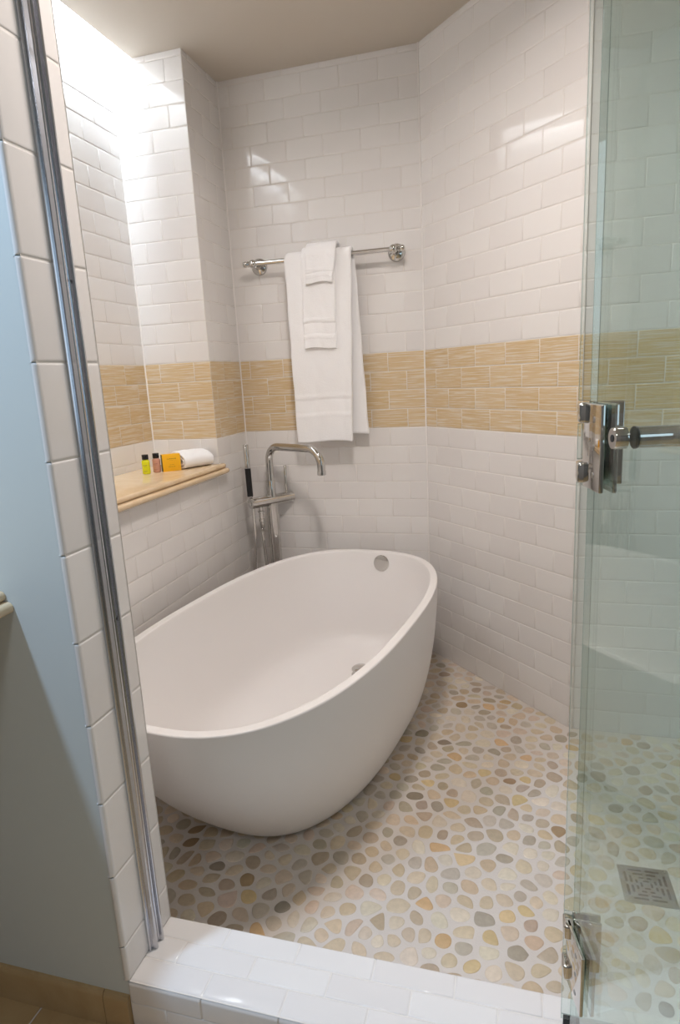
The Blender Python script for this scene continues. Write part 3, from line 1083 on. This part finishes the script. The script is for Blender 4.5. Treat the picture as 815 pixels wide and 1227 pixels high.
# ------------------------------------------------------------------ toiletries on the ledge
def bottle(name, label, loc, m, ink, rz):
    b = thing(name, label, 'bottle', loc, rz)
    bm = bmesh.new()
    prof = [(0.0, 0.0), (0.0, 0.0125), (0.0012, 0.0145), (0.004, 0.0152), (0.047, 0.0152), (0.0505, 0.0146), (0.053, 0.012), (0.0545, 0.0090), (0.056, 0.0085), (0.060, 0.0085)]
    add_lathe(bm, prof, (0, 0, 0), (0, 0, 1), 32)
    bm_obj('body', bm, m, b, angle=60)
    lathe_obj('cap', [(0.0555, 0.0118), (0.0565, 0.0124), (0.0735, 0.0124), (0.0745, 0.0116), (0.0748, 0.0)], (0, 0, 0), (0, 0, 1), M['cap'], b, 32)
    # rows of tiny print wrapped on the front of the body
    bm = bmesh.new()
    rs = random.Random(name)
    for zc, h, a0, a1 in ((0.033, 0.0026, -0.55, 0.45), (0.0285, 0.0010, -0.35, 0.30), (0.012, 0.0014, -0.50, 0.35), (0.0095, 0.0010, -0.35, 0.25)):
        a = a0
        while a < a1:
            wd = rs.uniform(0.05, 0.09)
            hh = h * rs.uniform(0.75, 1.0)
            vs = []
            for (aa, z) in ((a, zc), (a + wd, zc), (a + wd, zc + hh), (a, zc + hh)):
                th = -PI / 2 + aa
                vs.append(bm.verts.new((0.01535 * math.cos(th), 0.01535 * math.sin(th), z)))
            bm.faces.new(vs)
            a += wd + 0.028
    bm_obj('print', bm, ink, b, smooth=False)
    return b


bottle('toiletry_bottle', 'little bottle of bright yellow gel with black cap on the marble ledge', (-0.187, -0.535, SHELF), M['yellow'], M['ink2'], 0.35)
bottle('toiletry_bottle', 'little rose brown lotion bottle with black cap beside the yellow one', (-0.166, -0.494, SHELF), M['pink'], M['ink3'], 0.35)

sx_ = thing('soap_carton', 'square orange yellow soap carton standing on the marble ledge', 'soap box', (-0.1215, -0.462, SHELF), math.radians(43))
o = box_obj('carton', (-0.0355, -0.014, 0.0), (0.0355, 0.014, 0.0665), [M['carton'], M['shaded']], sx_, 0.0008)
for p in o.data.polygons:
    if p.normal.x < -0.9:
        p.material_index = 1
bm = bmesh.new()
rs = random.Random(4)
for zc, h, x0, x1 in ((0.0470, 0.0040, -0.0165, 0.0165), (0.0420, 0.0010, -0.0100, 0.0060), (0.0245, 0.0016, -0.0090, 0.0090), (0.0165, 0.0026, -0.0140, 0.0130)):
    x = x0
    while x < x1:
        wd = h * rs.uniform(0.45, 0.8)
        y = -0.01415
        hh = h * rs.uniform(0.8, 1.0)
        bm.faces.new([bm.verts.new(p) for p in ((x, y, zc), (x + wd * 0.35, y, zc), (x + wd * 0.35, y, zc + hh), (x, y, zc + hh))])
        bm.faces.new([bm.verts.new(p) for p in ((x + wd * 0.35, y, zc + hh * 0.4), (x + wd, y, zc + hh * 0.4), (x + wd, y, zc + hh * 0.62), (x + wd * 0.35, y, zc + hh * 0.62))])
        x += wd + h * 0.3
bm_obj('print', bm, M['ink'], sx_, smooth=False)

# rolled face cloth: a flattened spiral ribbon
fc = thing('folded_face_cloth', 'thick folded white face cloth beside the soap carton on the ledge', 'towel', (-0.082, -0.360, SHELF), 0)
ax_ = Vector((0.065, 0.130, 0)).normalized()           # length direction
pd = -Vector((-ax_.y, ax_.x, 0))                        # towards the niche wall
sec = []
turn = []
# cross-section (s across, h up): outside wrap with two tucked layers
def ellipse_pts(cs, ch, rs_, rh, a0, a1, n):
    return [(cs + rs_ * math.copysign(abs(math.cos(a)) ** 0.75, math.cos(a)), ch + rh * math.copysign(abs(math.sin(a)) ** 0.75, math.sin(a))) for a in [a0 + (a1 - a0) * i / n for i in range(n + 1)]]
curve = ellipse_pts(0.0, 0.0320, 0.0420, 0.0270, -2.7, 3.2, 34) + ellipse_pts(0.003, 0.0310, 0.0280, 0.0140, 3.3, 3.3 - 0.0 + 5.4, 24)
v, f = [], []
nl = 14
for i in range(nl + 1):
    t = i / nl
    L = (t - 0.5) * 0.140
    for (s, h) in curve:
        bul = 1.0 + 0.04 * math.sin(t * PI) - 0.05 * t
        h = 0.0056 + (h - 0.0056) * (1.06 - 0.20 * s / 0.042)
        hh = 0.0056 + (h - 0.0056) * (bul if h > 0.0056 else 1)
        p = ax_ * L + pd * (s * (1.12 + 0.03 * math.sin(t * 7)))
        v.append((p.x, p.y, max(hh, 0.0045) + 0.0008 * math.sin(t * 19 + s * 200)))
nc = len(curve)
for i in range(nl):
    for j in range(nc - 1):
        a = i * nc + j
        f.append((a, a + 1, a + nc + 1, a + nc))
o = mesh('cloth', v, f, [M['towel']], parent=fc, smooth=True)
s = o.modifiers.new('thick', 'SOLIDIFY'); s.thickness = 0.0085; s.offset = 0
sb = o.modifiers.new('soft', 'SUBSURF'); sb.levels = 1; sb.render_levels = 2
tex = bpy.data.textures.new('cloth_pile', 'CLOUDS'); tex.noise_scale = 0.004
d = o.modifiers.new('pile', 'DISPLACE'); d.texture = tex; d.strength = 0.0012; d.texture_coords = 'LOCAL'

# ------------------------------------------------------------------ floor drain
dr = thing('floor_drain', 'square grey metal floor drain set in the pebbles behind the glass door', 'drain', (DRAIN[0], DRAIN[1], 0.0), math.radians(1.5))
bm = bmesh.new()
S = 0.058
slots = []
for ring, (dist, half, wd) in enumerate(((0.0440, 0.036, 0.0058), (0.0325, 0.026, 0.0058), (0.0212, 0.0150, 0.0052), (0.0112, 0.0068, 0.0050))):
    for k in range(4):
        for sg in (-1, 1):
            if ring == 3 and sg == 1:
                continue
            a, b = (0.0035, half) if ring < 3 else (-half, half)
            slots.append((k, dist, sg * a, sg * b, wd) if ring < 3 else (k, dist, a, b, wd))
add_box(bm, (-S, -S, -0.002), (S, S, 0.0028), 0.0012, 2)
bm_obj('grate', bm, M['steel'], dr)
bm = bmesh.new()
for (k, dist, a, b, wd) in slots:
    a, b = min(a, b), max(a, b)
    rot = Matrix.Rotation(k * PI / 2, 4, 'Z')
    # rounded slot outline just proud of the plate, dark inside
    pts = []
    r = wd / 2
    for i in range(7):
        an = -PI / 2 + PI * i / 6
        pts.append((b - r + r * math.cos(an), dist + r * math.sin(an)))
    for i in range(7):
        an = PI / 2 + PI * i / 6
        pts.append((a + r + r * math.cos(an), dist + r * math.sin(an)))
    bm.faces.new([bm.verts.new(rot @ Vector((x, y, 0.00295))) for x, y in pts])
tag(bm_obj('slots', bm, M['dark'], dr, smooth=False), 'dark drainage slots')
for sx in (-1, 1):
    lathe_obj('screw', [(0, 0.0030), (0.0008, 0.0026), (0.0010, 0.0)], (sx * 0.051, 0.051, 0.0028), (0, 0, 1), M['chrome'], dr, 12)

# ------------------------------------------------------------------ glass front
GT = 0.010
FZ0, FZ1 = KZ + 0.028, 2.15
fp = thing('fixed_glass_panel', 'clear fixed glass panel standing on the kerb behind the open door', 'glass panel', (FX, GY, KZ))


def pane(name, w, z0, z1, parent, m, notches=()):
    """slab 0..w along local x, thickness along local y; left edge carries hinge cut-outs"""
    bm = bmesh.new()
    b = [(w, z0), (w, z1), (0, z1)]
    for (a, c, dpt) in sorted(notches, reverse=True):
        b += [(0, c), (dpt, c), (dpt, a), (0, a)]
    b += [(0, z0)]
    A = [bm.verts.new((x, -GT / 2, z)) for x, z in b]
    B = [bm.verts.new((x, GT / 2, z)) for x, z in b]
    f1_ = bm.faces.new(A); f2_ = bm.faces.new(B[::-1])
    n = len(b)
    for j in range(n):
        ff = bm.faces.new((A[j], B[j], B[(j + 1) % n], A[(j + 1) % n])); ff.material_index = 1
    rim = [e for e in bm.edges if len(e.link_faces) == 2 and {f1_, f2_} & set(e.link_faces)]
    rr = bmesh.ops.bevel(bm, geom=rim, offset=0.0009, segments=1, affect='EDGES')
    for ff in rr['faces']:
        ff.material_index = 2
    return bm_obj(name, bm, [m, M['edge'], M['arris']], parent, smooth=False)


H1 = (1.071, 1.1835)
H2 = (0.240, 0.350)
kn = lambda H: ((H[1] - 0.027, H[1]), (H[0] + 0.004, H[0] + 0.032))
pane('glass_pane', EX - FX - 0.004, FZ0 - KZ, FZ1 - KZ, fp, M['glass'], [(a - KZ - 0.002, b - KZ + 0.002, 0.016) for H in (H1, H2) for a, b in kn(H)])
box_obj('sill_channel', (0.03, -0.011, -0.001), (EX - FX - 0.002, 0.011, 0.020), M['alu'], fp, 0.001)
box_obj('setting_block', (0.004, -0.004, -0.001), (0.030, 0.004, FZ0 - KZ + 0.0005), M['black'], fp, 0.001)

# door: hinged at the free edge, swung out towards the bathroom
HX, HY = 1.2865, -1.735
ang = math.atan2(-0.067, 0.0158)
door = thing('glass_door', 'open frameless green tinted glass door swung out from the fixed panel', 'door', (HX, HY, 0), ang)
DW = 0.66
pane('glass_pane', DW, KZ + 0.010, 2.14, door, M['glass_door'])
# local frame: x along the door away from the hinge, +y = inner side? (-x world) is local -y rotated; inner face looks towards the tub side
Rz = Matrix.Rotation(ang, 4, 'Z')
inv = (Matrix.Translation((HX, HY, 0)) @ Rz).inverted()
nin = inv.to_3x3() @ Vector((-1, 0, 0))
IN = -1 if nin.y < 0 else 1                    # local y sign of the inner (tub) face
for H in (H1, H2):
    hg = bpy.data.objects.new('hinge', None); COL.objects.link(hg); hg.parent = door
    hg.empty_display_size = 0.03
    hg.location = (0, 0, H[0])
    hh = H[1] - H[0]
    tag(hg, 'polished chrome hinge')
    for sg in (IN, -IN):                        # plates clamping the door glass
        y0, y1 = sorted((sg * (GT / 2 + 0.0005), sg * (GT / 2 + 0.0065)))
        box_obj('plate', (-0.012, y0, 0.0), (0.060, y1, hh), M['chrome'], hg, 0.0015, seg=3)
    # plates clamping the fixed glass, expressed in the door's frame
    W = Matrix.Translation((0, 0, 0))
    for sg in (-1, 1):
        y0, y1 = sorted((GY + sg * (GT / 2 + 0.0005), GY + sg * (GT / 2 + 0.0050)))
        mat = Matrix.Translation((0, 0, -H[0])) @ inv
        box_obj('wall_plate', (FX + 0.014, y0, H[0]), (FX + 0.058, y1, H[1]), M['chrome'], hg, 0.0015, mat=mat, seg=3)
    for (a, b) in kn(H):
        mat = Matrix.Translation((0, 0, -H[0])) @ inv
        box_obj('knuckle', (FX - 0.0015, GY - 0.026, a), (FX + 0.0155, GY + 0.004, b), M['chrome'], hg, 0.004, mat=mat, seg=3)
    for zz in (0.18, 0.5, 0.82):
        lathe_obj('screw', [(0, 0.0042), (0.0006, 0.0040), (0.0010, 0.0030), (0.0004, 0.0)], (0.036, IN * (GT / 2 + 0.0063), hh * zz), (0, IN, 0), M['steel'], hg, 16)
# towel-bar handle through the glass
BX, BH = 0.118, 1.148
bar = bpy.data.objects.new('handle', None); COL.objects.link(bar); bar.parent = door
bar.location = (BX, 0, BH); bar.empty_display_size = 0.03
tag(bar, 'chrome tubular towel bar handle')
lathe_obj('end_knob', [(0.0, 0.0130), (0.013, 0.0130), (0.0145, 0.0122), (0.0145, 0.0)], (0, IN * GT / 2, 0), (0, IN, 0), M['chrome'], bar)
lathe_obj('screw', [(0, 0.0045), (0.0008, 0.0042), (0.0008, 0.0)], (0, IN * (GT / 2 + 0.0145), 0), (0, IN, 0), M['dark'], bar, 16)
lathe_obj('washer', [(0.0, 0.0132), (0.0022, 0.0132)], (0, -IN * GT / 2, 0), (0, -IN, 0), M['black'], bar)
so = -IN
p0 = Vector((0, so * (GT / 2 + 0.002), 0)); p1 = Vector((0, so * 0.075, 0)); p2 = Vector((0.46, so * 0.075, 0)); p3 = Vector((0.46, so * (GT / 2), 0))
pts = [p0] + bend(p0, p1, p2, 0.032, 10) + bend(p1, p2, p3, 0.032, 10) + [p3]
tube_obj('tube', pts, 0.0128, M['chrome'], bar, 24)
lathe_obj('end_knob', [(0.0, 0.0130), (0.013, 0.0130), (0.0145, 0.0122), (0.0145, 0.0)], (0.46, IN * GT / 2, 0), (0, IN, 0), M['chrome'], bar)

# strike channel on the jamb
ch = thing('strike_channel', 'slim ribbed aluminium channel up the white tiled door jamb', 'metal channel', (JX, GY, KZ))
bm = bmesh.new()
# cross-section in (x out of the jamb, y): base with three ribs
sec = [(0.0, -0.027), (0.004, -0.027), (0.0055, -0.0255), (0.0055, -0.020), (0.0145, -0.0185), (0.0155, -0.017), (0.0155, -0.0140), (0.0145, -0.0125), (0.0085, -0.0115), (0.0075, -0.010), (0.0075, 0.000),
       (0.0085, 0.0015), (0.0145, 0.0025), (0.0155, 0.0040), (0.0155, 0.0070), (0.0145, 0.0085), (0.0065, 0.0095), (0.0055, 0.011), (0.0055, 0.0180), (0.004, 0.0195), (0.0, 0.0195)]
A = [bm.verts.new((x, y, 0.001)) for x, y in sec]
B = [bm.verts.new((x, y, CEIL - KZ - 0.10)) for x, y in sec]
n = len(sec)
for j in range(n):
    bm.faces.new((A[j], B[j], B[(j + 1) % n], A[(j + 1) % n]))
bm.faces.new(A[::-1]); bm.faces.new(B)
bm_obj('rail', bm, M['alu'], ch, angle=25)
for zz in (1.41, 0.82):
    lathe_obj('screw', [(0, 0.0030), (0.001, 0.0026), (0.0010, 0.0)], (0.0075, -0.005, zz - KZ), (1, 0, 0), M['dark'], ch, 14)

# ------------------------------------------------------------------ lights
def area(name, loc, size, power, col, rot=(0, 0, 0), shape='DISK', sy=None, spread=None):
    l = bpy.data.lights.new(name, 'AREA')
    l.shape = shape; l.size = size
    if sy: l.size_y = sy
    l.energy = power; l.color = col
    if spread: l.spread = spread
    o = bpy.data.objects.new(name, l)
    COL.objects.link(o); o.location = loc; o.rotation_euler = rot
    return o


area('bathroom_downlight', (-0.02, -2.40, CEIL - 0.01), 0.13, 29, (0.52, 0.73, 1.0))
area('bathroom_fill_light', (0.9, -3.4, CEIL - 0.01), 0.30, 7, (0.96, 0.97, 1.0))  # unseen fill, added to brighten the tub hull and kerb front
area('shower_downlight', (0.88, -1.33, CEIL - 0.01), 0.22, 16, (1.0, 0.91, 0.865), spread=math.radians(165))

wd = bpy.data.worlds.new('world'); SC.world = wd
wd.use_nodes = True
wd.node_tree.nodes['Background'].inputs[0].default_value = (0.8, 0.85, 0.9, 1)
wd.node_tree.nodes['Background'].inputs[1].default_value = 0.3

# ------------------------------------------------------------------ camera
cam = bpy.data.cameras.new('camera')
cam.sensor_fit = 'HORIZONTAL'; cam.sensor_width = 36.0
cam.lens = 747.547 / 815 * 36.0
cam.clip_start = 0.02
co_ = bpy.data.objects.new('camera', cam)
COL.objects.link(co_)
R_ = Vector((0.9626801, 0.26568245, -0.0515738)); U_ = Vector((-0.0077914, 0.21768844, 0.97598721)); F_ = Vector((-0.2705297, 0.93916164, -0.21163436))
co_.matrix_world = Matrix(((R_.x, U_.x, -F_.x, 1.18698855), (R_.y, U_.y, -F_.y, -2.63663132), (R_.z, U_.z, -F_.z, 1.23414971), (0, 0, 0, 1)))
SC.camera = co_

SC.view_settings.view_transform = 'Standard'
SC.view_settings.look = 'None'
SC.view_settings.gamma = 1.0
SC.view_settings.use_curve_mapping = False
SC.view_settings.exposure = 0.0
SC.cycles.max_bounces = 14
SC.cycles.diffuse_bounces = 6
SC.cycles.glossy_bounces = 6
SC.cycles.transparent_max_bounces = 24
SC.cycles.sample_clamp_indirect = 6.0
SC.cycles.use_denoising = True
